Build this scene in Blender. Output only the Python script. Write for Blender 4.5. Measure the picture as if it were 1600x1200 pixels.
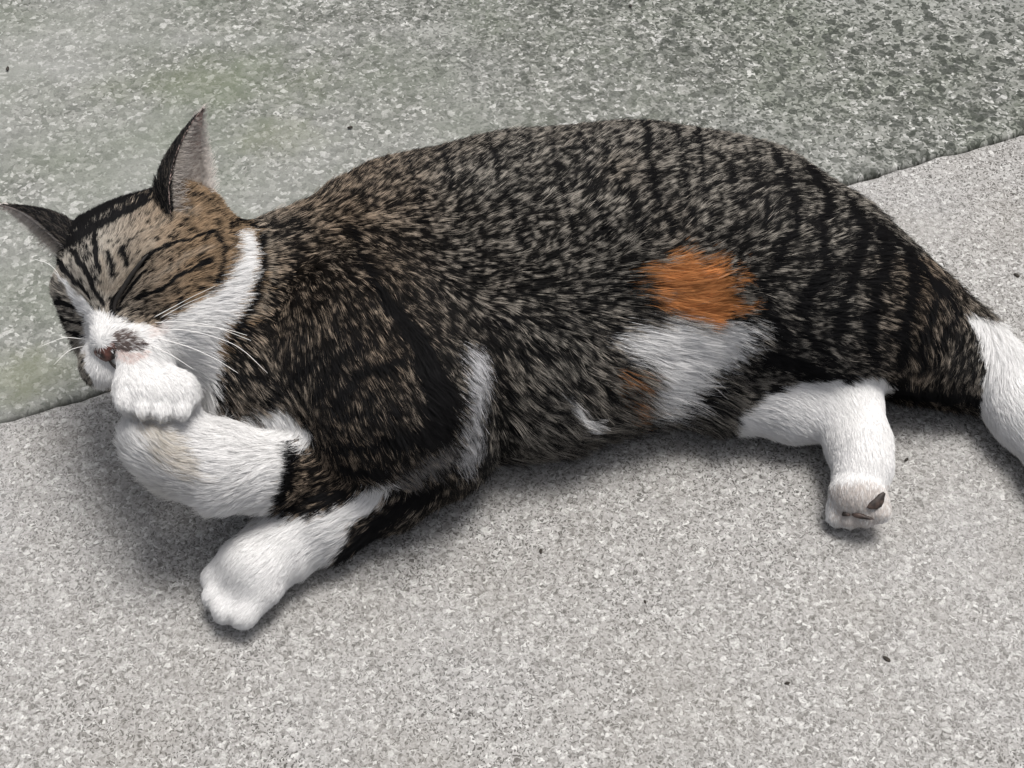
import bpy, bmesh, math, os
import numpy as np
from mathutils import Vector, Matrix
from mathutils.kdtree import KDTree

for o in list(bpy.data.objects):
    bpy.data.objects.remove(o)
scene = bpy.context.scene
COL = scene.collection
rng = np.random.default_rng(7)
CLAY = False

# ------------------------------------------------------------------ camera
DEP = math.radians(50)            # how far the camera looks down
DIST = 0.755
HFOV = math.radians(38)
cam_d = bpy.data.cameras.new('camera')
cam = bpy.data.objects.new('camera', cam_d); COL.objects.link(cam)
cam.location = (0, -DIST * math.cos(DEP), DIST * math.sin(DEP))
cam.rotation_euler = (math.pi / 2 - DEP, 0, 0)
cam_d.sensor_width = 36
cam_d.lens = 18 / math.tan(HFOV / 2)
cam_d.clip_start = 0.01; cam_d.clip_end = 200
scene.camera = cam

# ------------------------------------------------------------------ light
SUN_EL, SUN_AZ = math.radians(77), math.radians(38)   # high up, from the right
sun_dir = Vector((math.cos(SUN_EL) * math.cos(SUN_AZ), math.cos(SUN_EL) * math.sin(SUN_AZ), math.sin(SUN_EL)))
sun_d = bpy.data.lights.new('sun', 'SUN')
sun_d.energy = 1.5; sun_d.angle = math.radians(22); sun_d.color = (1.0, 0.97, 0.93)
sun = bpy.data.objects.new('sun', sun_d); COL.objects.link(sun)
sun.rotation_euler = sun_dir.to_track_quat('Z', 'Y').to_euler()
sun.location = sun_dir * 3
world = bpy.data.worlds.new('World'); scene.world = world
world.use_nodes = True
wn = world.node_tree.nodes; wl = world.node_tree.links
sky = wn.new('ShaderNodeTexSky'); sky.sky_type = 'NISHITA'; sky.sun_disc = False
sky.sun_elevation = SUN_EL; sky.sun_rotation = math.pi / 2 - SUN_AZ
sky.dust_density = 6.0; sky.air_density = 0.8; sky.ozone_density = 0.6
hs = wn.new('ShaderNodeHueSaturation'); hs.inputs['Saturation'].default_value = .35     # an overcast, almost grey sky
wl.new(sky.outputs[0], hs.inputs['Color']); wl.new(hs.outputs[0], wn['Background'].inputs[0])
wn['Background'].inputs[1].default_value = 0.062
scene.view_settings.view_transform = 'Standard'
scene.view_settings.look = 'None'
scene.view_settings.gamma = 1
scene.view_settings.exposure = 1.08
scene.cycles.max_bounces = 10
scene.cycles.transparent_max_bounces = 8
try:
    scene.cycles_curves.shape = 'RIBBONS'
    scene.cycles_curves.subdivisions = 1
except Exception:
    pass

CAM = np.array(cam.location); FPX = 800 / math.tan(HFOV / 2)
RIGHT = np.array((1, 0, 0.)); UPV = np.array((0, math.sin(DEP), math.cos(DEP))); FWD = np.array((0, math.cos(DEP), -math.sin(DEP)))
def P(px, py, h):
    """the point at height h (m) over the pavement, read off the photograph's 1600 x 1200 grid"""
    d = FWD + RIGHT * (px - 800) / FPX - UPV * (py - 600) / FPX
    return CAM + d * (h - CAM[2]) / d[2]
def chart(p):
    """the coat chart: flat coordinates in which the cat's markings are laid down"""
    q = np.asarray(p) - CAM
    dz = q @ FWD
    return np.stack([800 + FPX * (q @ RIGHT) / dz, 600 - FPX * (q @ UPV) / dz], -1)

# ------------------------------------------------------------------ helpers
def norm(a):
    return a / np.maximum(np.linalg.norm(a, axis=-1, keepdims=True), 1e-9)
def link_mesh(name, verts, faces, mat=None, parent=None, smooth=True):
    me = bpy.data.meshes.new(name)
    me.from_pydata([tuple(v) for v in verts], [], [tuple(int(i) for i in f) for f in faces])
    me.update()
    if smooth:
        me.polygons.foreach_set('use_smooth', [True] * len(me.polygons))
    if mat: me.materials.append(mat)
    o = bpy.data.objects.new(name, me); COL.objects.link(o)
    if parent: o.parent = parent
    return o
class NT:
    def __init__(s, name):
        s.m = bpy.data.materials.new(name); s.m.use_nodes = True
        s.t = s.m.node_tree; s.n = s.t.nodes; s.l = s.t.links
        s.n.clear(); s.out = s.n.new('ShaderNodeOutputMaterial')
    def add(s, typ, **kw):
        n = s.n.new(typ)
        for k, v in kw.items():
            if k.startswith('i_'):
                n.inputs[k[2:].replace('_', ' ')].default_value = v
            else: setattr(n, k, v)
        return n
    def link(s, a, b): s.l.new(a, b)
    def ramp(s, src, stops, interp='LINEAR'):
        r = s.n.new('ShaderNodeValToRGB'); r.color_ramp.interpolation = interp
        e = r.color_ramp.elements
        while len(e) > 1: e.remove(e[0])
        for k, (p, c) in enumerate(stops):
            q = e[0] if k == 0 else e.new(p)
            q.position = p; q.color = (c[0], c[1], c[2], 1) if not isinstance(c, (int, float)) else (c, c, c, 1)
        s.l.new(src, r.inputs[0]); return r.outputs[0]
    def mix(s, fac, a, b, blend='MIX'):
        m = s.n.new('ShaderNodeMix'); m.data_type = 'RGBA'; m.blend_type = blend
        for sock, v in ((m.inputs[0], fac), (m.inputs[6], a), (m.inputs[7], b)):
            if hasattr(v, 'is_linked'): s.l.new(v, sock)
            elif isinstance(v, (int, float)): sock.default_value = v
            else: sock.default_value = (*v, 1)
        return m.outputs[2]
    def math(s, op, a, b=0.0):
        m = s.n.new('ShaderNodeMath'); m.operation = op
        for k, v in enumerate((a, b)):
            if hasattr(v, 'is_linked'): s.l.new(v, m.inputs[k])
            else: m.inputs[k].default_value = v
        return m.outputs[0]

# ------------------------------------------------------------------ pavement
def concrete(name, green, grain):
    t = NT(name)
    co = t.add('ShaderNodeTexCoord').outputs['Object']
    def noise(scale, detail=3, rough=.55, dist=0.0):
        n = t.add('ShaderNodeTexNoise', noise_dimensions='2D', i_Scale=scale, i_Detail=detail, i_Roughness=rough, i_Distortion=dist)
        t.link(co, n.inputs['Vector']); return n.outputs[0]
    def voro(scale, feat='F1', vec=None):
        v = t.add('ShaderNodeTexVoronoi', voronoi_dimensions='2D', feature=feat, i_Scale=scale, i_Randomness=1.0)
        t.link(vec if vec is not None else co, v.inputs['Vector']); return v
    warp = t.add('ShaderNodeTexNoise', noise_dimensions='2D', i_Scale=260.0, i_Detail=1.0); t.link(co, warp.inputs['Vector'])
    vm = t.add('ShaderNodeVectorMath', operation='MULTIPLY_ADD'); t.link(warp.outputs['Color'], vm.inputs[0])
    vm.inputs[1].default_value = (.003, .003, .003); t.link(co, vm.inputs[2])
    wc = vm.outputs[0]
    g1 = voro(grain, 'F1', wc); g2 = voro(grain * 2.1, 'F1', wc); g3 = voro(grain * .55, 'F1', wc)
    sep = lambda v: t.add('ShaderNodeSeparateColor')
    s1 = sep(0); t.link(g1.outputs['Color'], s1.inputs[0])
    s2 = sep(0); t.link(g2.outputs['Color'], s2.inputs[0])
    s3 = sep(0); t.link(g3.outputs['Color'], s3.inputs[0])
    if green:
        base = t.ramp(s1.outputs[0], [(0, (.104, .109, .097)), (.3, (.150, .156, .140)), (.65, (.194, .199, .183)), (.9, (.26, .263, .245)), (1, (.43, .43, .415))])
    else:
        base = t.ramp(s1.outputs[0], [(0, (.18, .174, .164)), (.25, (.285, .278, .267)), (.6, (.33, .323, .312)), (.88, (.37, .363, .352)), (1, (.54, .535, .52))])
    # dark mineral specks and pits, pale quartz grains
    dark = t.ramp(s2.outputs[1], [(.0, 1), (.16 if not green else .10, 1), (.20 if not green else .14, 0)])
    big = noise(14, 4, .6); big2 = noise(5, 3, .6)
    dens = t.ramp(noise(9, 4, .6), [(.40, .55), (.65, 1.0)])
    base = t.mix(t.math('MULTIPLY', dark, dens), base, (.062, .058, .052) if not green else (.07, .073, .062))
    pale = t.ramp(s2.outputs[2], [(.93, 0), (.95, 1)]) if green else t.ramp(s3.outputs[2], [(.90, 0), (.94, 1)])
    base = t.mix(t.math('MULTIPLY', pale, .30 if not green else .50), base, (.60, .60, .58))
    fine = noise(900, 2, .6)
    base = t.mix(.55, base, t.ramp(fine, [(.3, .62), (.7, 1.25)]), 'MULTIPLY')
    # slow stains
    if green:
        base = t.mix(.55, base, t.ramp(noise(70, 4, .7), [(.30, .62), (.5, 1.0), (.72, 1.35)]), 'MULTIPLY')
        def patch(px, py, rx, ry, tone, amt):
            nonlocal base
            c = P(px, py, 0); mp = t.add('ShaderNodeMapping', vector_type='POINT'); t.link(co, mp.inputs['Vector'])
            mp.inputs['Location'].default_value = (-c[0] / rx, -c[1] / ry, 0); mp.inputs['Scale'].default_value = (1 / rx, 1 / ry, 0)
            ln = t.add('ShaderNodeVectorMath', operation='LENGTH'); t.link(mp.outputs[0], ln.inputs[0])
            m = t.ramp(t.math('MULTIPLY', t.math('ADD', ln.outputs['Value'], t.math('MULTIPLY', noise(30, 5, .7), 2.0)), .4), [(.46, amt), (.85, 0)])
            base = t.mix(m, base, tone)
        patch(330, 125, .075, .030, (.135, .155, .10), .5)
        patch(240, 230, .085, .040, (.13, .150, .112), .40)
        patch(430, 215, .030, .020, (.17, .185, .11), .40)
        patch(30, 590, .030, .022, (.12, .135, .060), .60)
        patch(260, 60, .150, .008, (.33, .335, .325), .25)
        patch(640, 45, .060, .007, (.36, .36, .35), .35)
        patch(90, 110, .060, .012, (.31, .315, .31), .25)
        base = t.mix(t.ramp(big, [(.44, 0), (.74, .45)]), base, (.120, .140, .102))
        base = t.mix(t.ramp(big2, [(.42, 0), (.70, .5)]), base, (.27, .275, .262))
        tr = t.add('ShaderNodeSeparateXYZ'); t.link(co, tr.inputs[0])
        d = t.math('ADD', t.math('MULTIPLY', tr.outputs[0], 1.0), t.math('MULTIPLY', tr.outputs[1], 1.2))
        wet = t.math('MULTIPLY', t.ramp(t.math('ADD', d, t.math('MULTIPLY', noise(11, 4, .65), .35)), [(.30, 0), (.62, 1)]), t.ramp(s2.outputs[0], [(.70, 0), (.74, 1)]))
        base = t.mix(t.math('MULTIPLY', wet, .85), base, (.035, .040, .032))
        pit = t.math('MULTIPLY', t.ramp(t.math('ADD', d, t.math('MULTIPLY', noise(11, 4, .65), .35)), [(.34, 0), (.70, 1)]), t.ramp(s3.outputs[0], [(.80, 0), (.83, 1)]))
        base = t.mix(t.math('MULTIPLY', pit, .8), base, (.030, .034, .028))
    else:
        base = t.mix(t.ramp(big, [(.45, 0), (.8, .30)]), base, (.24, .225, .20))
        base = t.mix(t.ramp(big2, [(.5, 0), (.8, .30)]), base, (.40, .40, .405))
    hgt = t.math('ADD', t.math('MULTIPLY', t.math('SUBTRACT', 1.0, g1.outputs['Distance']), .6), t.math('ADD', t.math('MULTIPLY', s1.outputs[1], .7), t.math('MULTIPLY', fine, .6)))
    hgt = t.math('SUBTRACT', hgt, t.math('MULTIPLY', dark, .8))
    bump = t.add('ShaderNodeBump', i_Strength=.55, i_Distance=.0011); t.link(hgt, bump.inputs['Height'])
    p = t.add('ShaderNodeBsdfPrincipled', i_Roughness=.85); p.inputs['Specular IOR Level'].default_value = .3
    t.link(base, p.inputs['Base Color']); t.link(bump.outputs[0], p.inputs['Normal'])
    t.link(t.ramp(s1.outputs[2], [(0, .95), (.8, .8), (1, .35)]), p.inputs['Roughness'])
    t.link(p.outputs[0], t.out.inputs[0]); return t.m

def structure(o): o['kind'] = 'structure'; return o
J0, J1 = P(0, 655, 0)[:2], P(1600, 205, 0)[:2]
jd = (J1 - J0) / np.linalg.norm(J1 - J0); jn = np.array((-jd[1], jd[0]))
def slab(name, side, depth, mat):
    # profile across the joint: arris rounded off, then flat to far away; wavering along the joint
    s = np.concatenate([[-30, -6, -2], np.arange(-1.2, 1.2, .004), [2, 6, 30]])
    wob = np.convolve(rng.normal(size=len(s) + 10), np.ones(11) / 11, 'valid') * .0016 + np.convolve(rng.normal(size=len(s) + 2), np.ones(3) / 3, 'valid') * .0009
    wob[:4] = 0; wob[-4:] = 0
    prof = [(.0011, -.05), (.0011, -.004), (.0016, -.0020), (.0028, -.0007), (.0050, -.0001), (.009, 0), (1.0, 0), (30, 0)]
    V = []; F = []
    for k, (u, z) in enumerate(prof):
        for i, a in enumerate(s):
            w = u + (wob[i] if k < 6 else 0)
            q = J0 + (J1 - J0) * .5 + jd * a + jn * side * w
            V.append((q[0], q[1], z + depth))
    n = len(s)
    for k in range(len(prof) - 1):
        for i in range(n - 1):
            f = (k * n + i, k * n + i + 1, (k + 1) * n + i + 1, (k + 1) * n + i)
            F.append(f if side > 0 else f[::-1])
    return structure(link_mesh(name, V, F, mat))
MAT_FRONT = concrete('fine_grey_concrete', False, 740.0)
MAT_BACK = concrete('greenish_worn_concrete', True, 350.0)
slab('pavement_front', -1, 0.0, MAT_FRONT)
slab('pavement_back', 1, -0.0008, MAT_BACK)
tg = NT('joint_soil'); pg = tg.add('ShaderNodeBsdfPrincipled', i_Roughness=1.0); ng = tg.add('ShaderNodeTexNoise', i_Scale=400.0)
tg.link(tg.ramp(ng.outputs[0], [(.3, (.03, .03, .022)), (.7, (.09, .085, .06))]), pg.inputs['Base Color']); tg.link(pg.outputs[0], tg.out.inputs[0])
structure(link_mesh('ground', [(-40, -40, -.006), (40, -40, -.006), (40, 40, -.006), (-40, 40, -.006)], [(0, 1, 2, 3)], tg.m))

# ------------------------------------------------------------------ the cat's body as a blended solid
# head frame: L = the cat's left, F = nose direction, U = crown
HC = P(232, 428, .098)
TOW = norm(CAM - HC); VR = norm(RIGHT - TOW * (RIGHT @ TOW)); VU = np.cross(TOW, VR)
def view_vec(x, y, z): return x * VR + y * VU + z * TOW
HF = norm(view_vec(-.42, -.42, .80)); HL = view_vec(.784, .275, .556); HL = norm(HL - HF * (HL @ HF)); HU = np.cross(HF, HL)
def H(l, f, u): return HC + HL * l + HF * f + HU * u

PR = []   # primitives: (region, a, b, ra, rb, k, fur length, lift, which way the fur lies)
def chain(region, nodes, k, length, lift, lie=None):
    pts = [(P(x, y, h), r) for (x, y, h, r) in nodes]
    for (a, ra), (b, rb) in zip(pts[:-1], pts[1:]):
        PR.append((region, a, b, ra, rb, k, length, lift, norm(np.array(lie, float)) if lie else None))
TORSO, FRONT_UP, FRONT_LOW, HIND_UP, HIND_LOW, HEAD, NECK, TAIL = range(8)
# spine side and belly side of the trunk
chain(TORSO, [(515, 470, .058, .040), (640, 437, .058, .050), (820, 408, .059, .054), (1000, 398, .059, .055), (1150, 412, .056, .050), (1240, 445, .052, .045)], .030, .0085, .50, (1, .55, .1))
chain(TORSO, [(560, 582, .047, .040), (700, 570, .041, .037), (850, 546, .040, .0355), (980, 518, .036, .031), (1080, 500, .037, .030)], .030, .0135, .48, (.8, -.6, -.25))
# neck and chest
chain(NECK, [(335, 458, .084, .028), (430, 482, .068, .033), (540, 485, .060, .042)], .022, .013, .45)
chain(NECK, [(345, 535, .072, .023), (430, 600, .052, .032), (560, 610, .048, .037)], .022, .015, .5)
# upper (left) foreleg
chain(FRONT_UP, [(560, 525, .074, .042), (620, 612, .062, .038), (675, 680, .036, .027)], .020, .011, .35)
chain(FRONT_UP, [(675, 685, .032, .0235), (600, 738, .027, .0225), (510, 795, .022, .0190), (455, 838, .0185, .0155)], .010, .010, .35)
# lower (right) foreleg, folded, paw lifted to the chin
chain(FRONT_LOW, [(500, 690, .042, .028), (425, 730, .048, .0168), (350, 728, .058, .0168), (284, 708, .068, .0152), (254, 684, .075, .0140), (264, 646, .082, .0118)], .008, .0095, .40)
# upper (left) hind leg stretched out behind
chain(HIND_UP, [(1180, 435, .064, .047), (1290, 465, .050, .040)], .022, .011, .35, (1, .35, 0))
chain(HIND_UP, [(1290, 465, .050, .040), (1370, 497, .040, .029)], .022, .011, .38, (.5, -.8, -.2))
chain(HIND_UP, [(1370, 497, .040, .029), (1440, 529, .032, .0205), (1505, 560, .025, .0155), (1546, 580, .021, .0135)], .022, .012, .42, (-.15, -.9, -.35))
chain(HIND_UP, [(1543, 578, .021, .0140), (1600, 646, .0185, .0138), (1665, 726, .0165, .0130), (1700, 768, .0165, .0145)], .010, .005, .3)
# lower (right) hind leg
chain(HIND_LOW, [(1050, 566, .030, .025), (1150, 596, .026, .0205)], .012, .011, .4)
chain(HIND_LOW, [(1150, 596, .026, .0205), (1245, 628, .022, .0160)], .012, .0060, .35)
chain(HIND_LOW, [(1245, 628, .022, .0160), (1326, 634, .022, .0145)], .012, .0045, .35, (.35, -.85, -.2))
chain(HIND_LOW, [(1326, 636, .023, .0148), (1340, 690, .021, .0136), (1349, 728, .0205, .0134)], .008, .0042, .3)

def frame_chain(region, nodes, k, length, lift, sub=None):
    for (a, ra), (b, rb) in zip(nodes[:-1], nodes[1:]):
        PR.append((region, np.array(a, float), np.array(b, float), ra, rb, k, length, lift, None, sub))
def paw(region, centre, along, across, r, k, length, spread=1.0, toe_len=.013, flat=0.0, back=(0, 0, 1), heel=.016, palm=None, toe_r=.37, fwd=.22, drop=.20):
    """a palm and four toes; along = towards the toes, across = sideways"""
    along, across = norm(along), norm(across)
    up = np.cross(across, along)
    if up @ back < 0: up = -up
    frame_chain(region, [(centre - along * heel, r * .86), (centre - along * .002, r * .93)], k, length, .28, palm)
    for q, (s, f) in enumerate(((-1.0, .45), (-.36, .95), (.36, 1.0), (1.0, .5))):
        a = centre + across * s * r * .66 * spread + along * r * fwd - up * r * .10
        b = a + along * (toe_len * (.45 + .55 * f)) + across * s * r * .05 - up * (flat + r * drop)
        frame_chain(region, [(a, r * toe_r), (b, r * toe_r)], .0008, length * .5, .2, region + 20)
paw(FRONT_UP, P(397, 888, .0185), P(352, 928, .016) - P(420, 872, .018), P(420, 930, .018) - P(370, 870, .018), .0168, .007, .0042, toe_len=.0165)
pc, pa, pl = P(243, 613, .0955), norm(view_vec(.96, -.16, .10)), norm(view_vec(-.15, -.80, .58))     # lifted paw, bent at the wrist, toes curled in
frame_chain(FRONT_LOW, [(pc - pa * .0062, .0110), (pc + pa * .0062, .0110)], .004, .0034, .28, FRONT_LOW + 20)
for q in range(4):
    u = (-.0112, -.0040, .0036, .0108)[q]; v = (.0020, .0042, .0042, .0022)[q]
    a = pc + pa * u + pl * v + norm(view_vec(0, .2, 1)) * .0035
    frame_chain(FRONT_LOW, [(a, .0046), (a + pl * .0042, .0044)], .0007, .0026, .2, FRONT_LOW + 20)
paw(HIND_LOW, P(1340, 774, .0170), P(1334, 820, .0150) - P(1344, 750, .018), P(1390, 775, .026) - P(1300, 785, .014), .0140, .006, .0030, toe_len=.006, heel=.004, palm=HIND_LOW + 20)
paw(HIND_UP, P(1722, 794, .0165), P(1790, 880, .014) - P(1700, 768, .016), P(1760, 760, .016) - P(1690, 830, .016), .0165, .006, .0045)
# tail, lying on the ground behind the rump, mostly hidden by the hind leg
chain(TAIL, [(1230, 420, .040, .026), (1310, 400, .030, .020), (1370, 430, .020, .0150), (1420, 490, .016, .0130), (1440, 540, .014, .0120)], .012, .012, .4)

# head
def hprim(l0, f0, u0, l1, f1, u1, r0, r1, k=.010, length=.006, lift=.3):
    PR.append((HEAD, H(l0, f0, u0), H(l1, f1, u1), r0, r1, k, length, lift, None))
hprim(-.010, -.006, -.001, .010, -.006, -.001, .0325, .0325, .012)        # skull
hprim(0, .002, .006, 0, .022, .006, .0262, .021, .012)                   # forehead
for s in (-1, 1):
    hprim(s * .021, .000, -.010, s * .016, .020, -.014, .0250, .0185, .012, .009)   # cheek
    hprim(s * .020, -.006, .010, s * .027, -.010, .018, .0180, .0115, .012)              # base of the ear
    hprim(s * .0185, .022, .010, s * .017, .025, .003, .0125, .0125, .006, .0040)      # brow and closed lid
    hprim(s * .0088, .037, -.0182, s * .0102, .0460, -.0190, .0112, .0106, .0035, .0028)   # whisker pad
hprim(0, .022, .008, 0, .049, -.0085, .0120, .0068, .006, .0028)         # nose bridge
hprim(0, .028, -.027, 0, .0415, -.0285, .0105, .0078, .004, .0040)        # chin
frame_chain(HEAD, [(H(0, -.02, -.02), .033), (H(.004, .012, -.024), .026)], .014, .010, .4)   # throat

def build_body(vox=.0020):
    allp = np.array([q for pr in PR for q in (pr[1], pr[2])])
    lo = allp.min(0) - .075; hi = allp.max(0) + .075; lo[2] = -.010
    dim = np.ceil((hi - lo) / vox).astype(int) + 1
    ax = [lo[i] + vox * np.arange(dim[i]) for i in range(3)]
    groups = {}
    for pr in PR:
        reg, a, b, ra, rb, k = pr[:6]
        key = pr[9] if len(pr) > 9 and pr[9] else {NECK: TORSO}.get(reg, reg)
        g = groups.setdefault(key, np.full(dim, .05, np.float32))
        m = max(ra, rb) + .05
        i0 = np.maximum(((np.minimum(a, b) - m - lo) / vox).astype(int), 0)
        i1 = np.minimum(((np.maximum(a, b) + m - lo) / vox).astype(int) + 2, dim)
        X = ax[0][i0[0]:i1[0], None, None] - a[0]; Y = ax[1][None, i0[1]:i1[1], None] - a[1]; Z = ax[2][None, None, i0[2]:i1[2]] - a[2]
        d = b - a; t = np.clip((X * d[0] + Y * d[1] + Z * d[2]) / max(d @ d, 1e-12), 0, 1)
        v = np.sqrt((X - d[0] * t) ** 2 + (Y - d[1] * t) ** 2 + (Z - d[2] * t) ** 2) - (ra + (rb - ra) * t)
        s = g[i0[0]:i1[0], i0[1]:i1[1], i0[2]:i1[2]]
        h = np.maximum(k - np.abs(s - v), 0) / k
        s[...] = np.minimum(s, v) - h * h * k * .25
    f = None
    kk = {TORSO: .01, FRONT_UP: .005, FRONT_LOW: .003, HIND_UP: .012, HIND_LOW: .008, HEAD: .010, TAIL: .006}
    for reg, g in groups.items():
        if f is None: f = g; continue
        k = kk.get(reg, .0055 if reg == HIND_LOW + 20 else .0022 if reg == FRONT_LOW + 20 else .007); h = np.maximum(k - np.abs(f - g), 0) / k
        f = np.minimum(f, g) - h * h * k * .25
    f = np.maximum(f, .0012 - ax[2][None, None, :])          # lies flat on the pavement
    # surface nets
    s = f < 0
    cnt = sum(s[i:dim[0] - 1 + i, j:dim[1] - 1 + j, k:dim[2] - 1 + k].astype(np.int8) for i in (0, 1) for j in (0, 1) for k in (0, 1))
    act = (cnt > 0) & (cnt < 8)
    idx = np.full(act.shape, -1, np.int64); cells = np.argwhere(act); idx[act] = np.arange(len(cells))
    acc = np.zeros((len(cells), 3)); num = np.zeros(len(cells))
    cr = [(i, j, k) for i in (0, 1) for j in (0, 1) for k in (0, 1)]
    for p in cr:
        for axis in range(3):
            if p[axis]: continue
            q = list(p); q[axis] = 1
            fa = f[tuple((cells + p).T)]; fb = f[tuple((cells + q).T)]
            x = (fa < 0) != (fb < 0)
            t = np.where(x, fa / np.where(fa == fb, 1, fa - fb), 0)
            pos = np.array(p) + t[:, None] * (np.array(q) - np.array(p))
            acc[x] += pos[x]; num[x] += 1
    V = lo + vox * (cells + acc / num[:, None])
    F = []
    for axis in range(3):
        u, w = (axis + 1) % 3, (axis + 2) % 3
        sl = [slice(1, -1)] * 3; sl[axis] = slice(0, -1)
        sh = [slice(1, -1)] * 3; sh[axis] = slice(1, None)
        a = s[tuple(sl)]; b = s[tuple(sh)]
        e = np.argwhere(a != b); inside = a[tuple(e.T)]
        off = np.ones(3, int); off[axis] = 0; e = e + off
        du = np.zeros(3, int); du[u] = 1; dw = np.zeros(3, int); dw[w] = 1
        q = np.stack([idx[tuple((e - du - dw).T)], idx[tuple((e - dw).T)], idx[tuple(e.T)], idx[tuple((e - du).T)]], 1)
        q[~inside] = q[~inside][:, ::-1]
        F.append(q)
    return V, np.concatenate(F)
BV, BF = build_body()
me = bpy.data.meshes.new('body')
me.vertices.add(len(BV)); me.vertices.foreach_set('co', BV.astype(np.float32).ravel())
me.loops.add(BF.size); me.loops.foreach_set('vertex_index', BF.astype(np.int32).ravel())
me.polygons.add(len(BF)); me.polygons.foreach_set('loop_start', np.arange(0, BF.size, 4, dtype=np.int32))
me.update(calc_edges=True); me.validate()
me.polygons.foreach_set('use_smooth', np.ones(len(me.polygons), bool))
print('body', len(BV), len(BF))
cat = bpy.data.objects.new('cat', None); COL.objects.link(cat)
cat['label'] = 'tabby cat with white paws and an orange belly patch lying on the pavement'; cat['category'] = 'cat'
body = bpy.data.objects.new('body', me); COL.objects.link(body); body.parent = cat
# ------------------------------------------------------------------ noise
def hash3(i, j, k, seed):
    n = (i * 374761393 + j * 668265263 + k * 2147483647 + seed * 974711) & 0xffffffff
    n = ((n ^ (n >> 13)) * 1274126177) & 0xffffffff
    n = ((n ^ (n >> 16)) * 2246822519) & 0xffffffff
    return ((n ^ (n >> 15)) & 0xffff) / 65535.0
def vnoise(p, freq, seed=0):
    q = p * freq + 1000.0; i = np.floor(q).astype(np.int64); f = q - i; f = f * f * (3 - 2 * f)
    r = 0
    for a in (0, 1):
        for b in (0, 1):
            for c in (0, 1):
                w = (f[:, 0] if a else 1 - f[:, 0]) * (f[:, 1] if b else 1 - f[:, 1]) * (f[:, 2] if c else 1 - f[:, 2])
                r = r + w * hash3(i[:, 0] + a, i[:, 1] + b, i[:, 2] + c, seed)
    return r

# ------------------------------------------------------------------ the coat's markings
def poly_sd(q, poly):
    """signed distance to a polygon, negative inside"""
    poly = np.array(poly, float); n = len(poly); d = np.full(len(q), 1e9); ins = np.zeros(len(q), bool)
    for i in range(n):
        a, b = poly[i], poly[(i + 1) % n]; e = b - a; w = q - a
        t = np.clip((w @ e) / max(e @ e, 1e-9), 0, 1)
        d = np.minimum(d, np.linalg.norm(w - t[:, None] * e, axis=1))
        c = (a[1] > q[:, 1]) != (b[1] > q[:, 1])
        ins ^= c & (q[:, 0] < a[0] + (q[:, 1] - a[1]) * e[0] / (e[1] if abs(e[1]) > 1e-9 else 1e-9))
    return np.where(ins, -d, d)
def stroke_sd(q, pts, w0, w1=None):
    pts = np.array(pts, float); w1 = w0 if w1 is None else w1; d = np.full(len(q), 1e9); n = len(pts) - 1
    for i in range(n):
        a, b = pts[i], pts[i + 1]; e = b - a; w = q - a
        t = np.clip((w @ e) / max(e @ e, 1e-9), 0, 1)
        wid = w0 + (w1 - w0) * (i + t) / n
        d = np.minimum(d, np.linalg.norm(w - t[:, None] * e, axis=1) - wid)
    return d
def cover(sd, soft): return np.clip(.5 - sd / (2 * soft), 0, 1)

WHITE = [  # regions, outline on the coat chart, edge softness
    ((FRONT_UP,), [(270, 1010), (270, 880), (330, 850), (405, 806), (450, 812), (500, 808), (545, 782), (585, 762), (618, 752), (598, 784), (548, 824), (528, 862), (505, 905), (420, 1000)], 8),
    ((FRONT_LOW,), [(150, 470), (330, 470), (330, 640), (425, 655), (443, 690), (446, 740), (432, 775), (420, 820), (300, 830), (150, 760)], 5),
    ((NECK, TORSO, FRONT_LOW, HEAD), [(292, 520), (352, 530), (348, 590), (342, 650), (400, 660), (390, 690), (280, 680)], 7),
    ((NECK, TORSO, FRONT_LOW, FRONT_UP), [(398, 648), (432, 636), (462, 655), (486, 684), (472, 708), (440, 690), (415, 668)], 5),
    ((HEAD, NECK), [(222, 575), (232, 540), (238, 512), (275, 493), (330, 462), (366, 424), (376, 392), (376, 362), (396, 358), (409, 388), (407, 430), (386, 478), (362, 512), (345, 560), (330, 610), (280, 640), (230, 610)], 9),
    ((HEAD,), [(86, 426), (104, 438), (122, 462), (140, 480), (165, 485), (188, 493), (206, 504), (240, 510), (244, 560), (225, 600), (150, 610), (132, 575), (124, 530), (126, 494), (112, 468), (98, 446)], 2.5),
    ((TORSO, HIND_UP, HIND_LOW), [(962, 532), (1010, 514), (1062, 496), (1110, 516), (1160, 506), (1196, 514), (1172, 546), (1122, 588), (1098, 622), (1064, 652), (1024, 654), (1030, 600), (1010, 570)], 21),
    ((TORSO, HIND_LOW), [(886, 622), (898, 620), (926, 664), (918, 676)], 5),
    ((HIND_LOW,), [(1146, 700), (1160, 650), (1196, 622), (1246, 602), (1300, 578), (1340, 550), (1430, 560), (1430, 880), (1270, 880), (1270, 740)], 6),
    ((HIND_UP,), [(1512, 490), (1522, 512), (1540, 560), (1538, 600), (1530, 650), (1600, 990), (1800, 990), (1760, 560)], 3),
]
ORANGE = [((TORSO, HIND_UP, HIND_LOW), [(1010, 474), (1024, 444), (1018, 426), (1050, 410), (1066, 394), (1090, 408), (1114, 392), (1138, 418), (1158, 426), (1150, 452), (1170, 480), (1158, 502), (1128, 504), (1108, 516), (1082, 496), (1058, 488), (1040, 468)], 20, 1.0),
          ((TORSO, HIND_LOW), [(985, 590), (1008, 575), (1014, 650), (990, 665)], 8, .55)]
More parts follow.
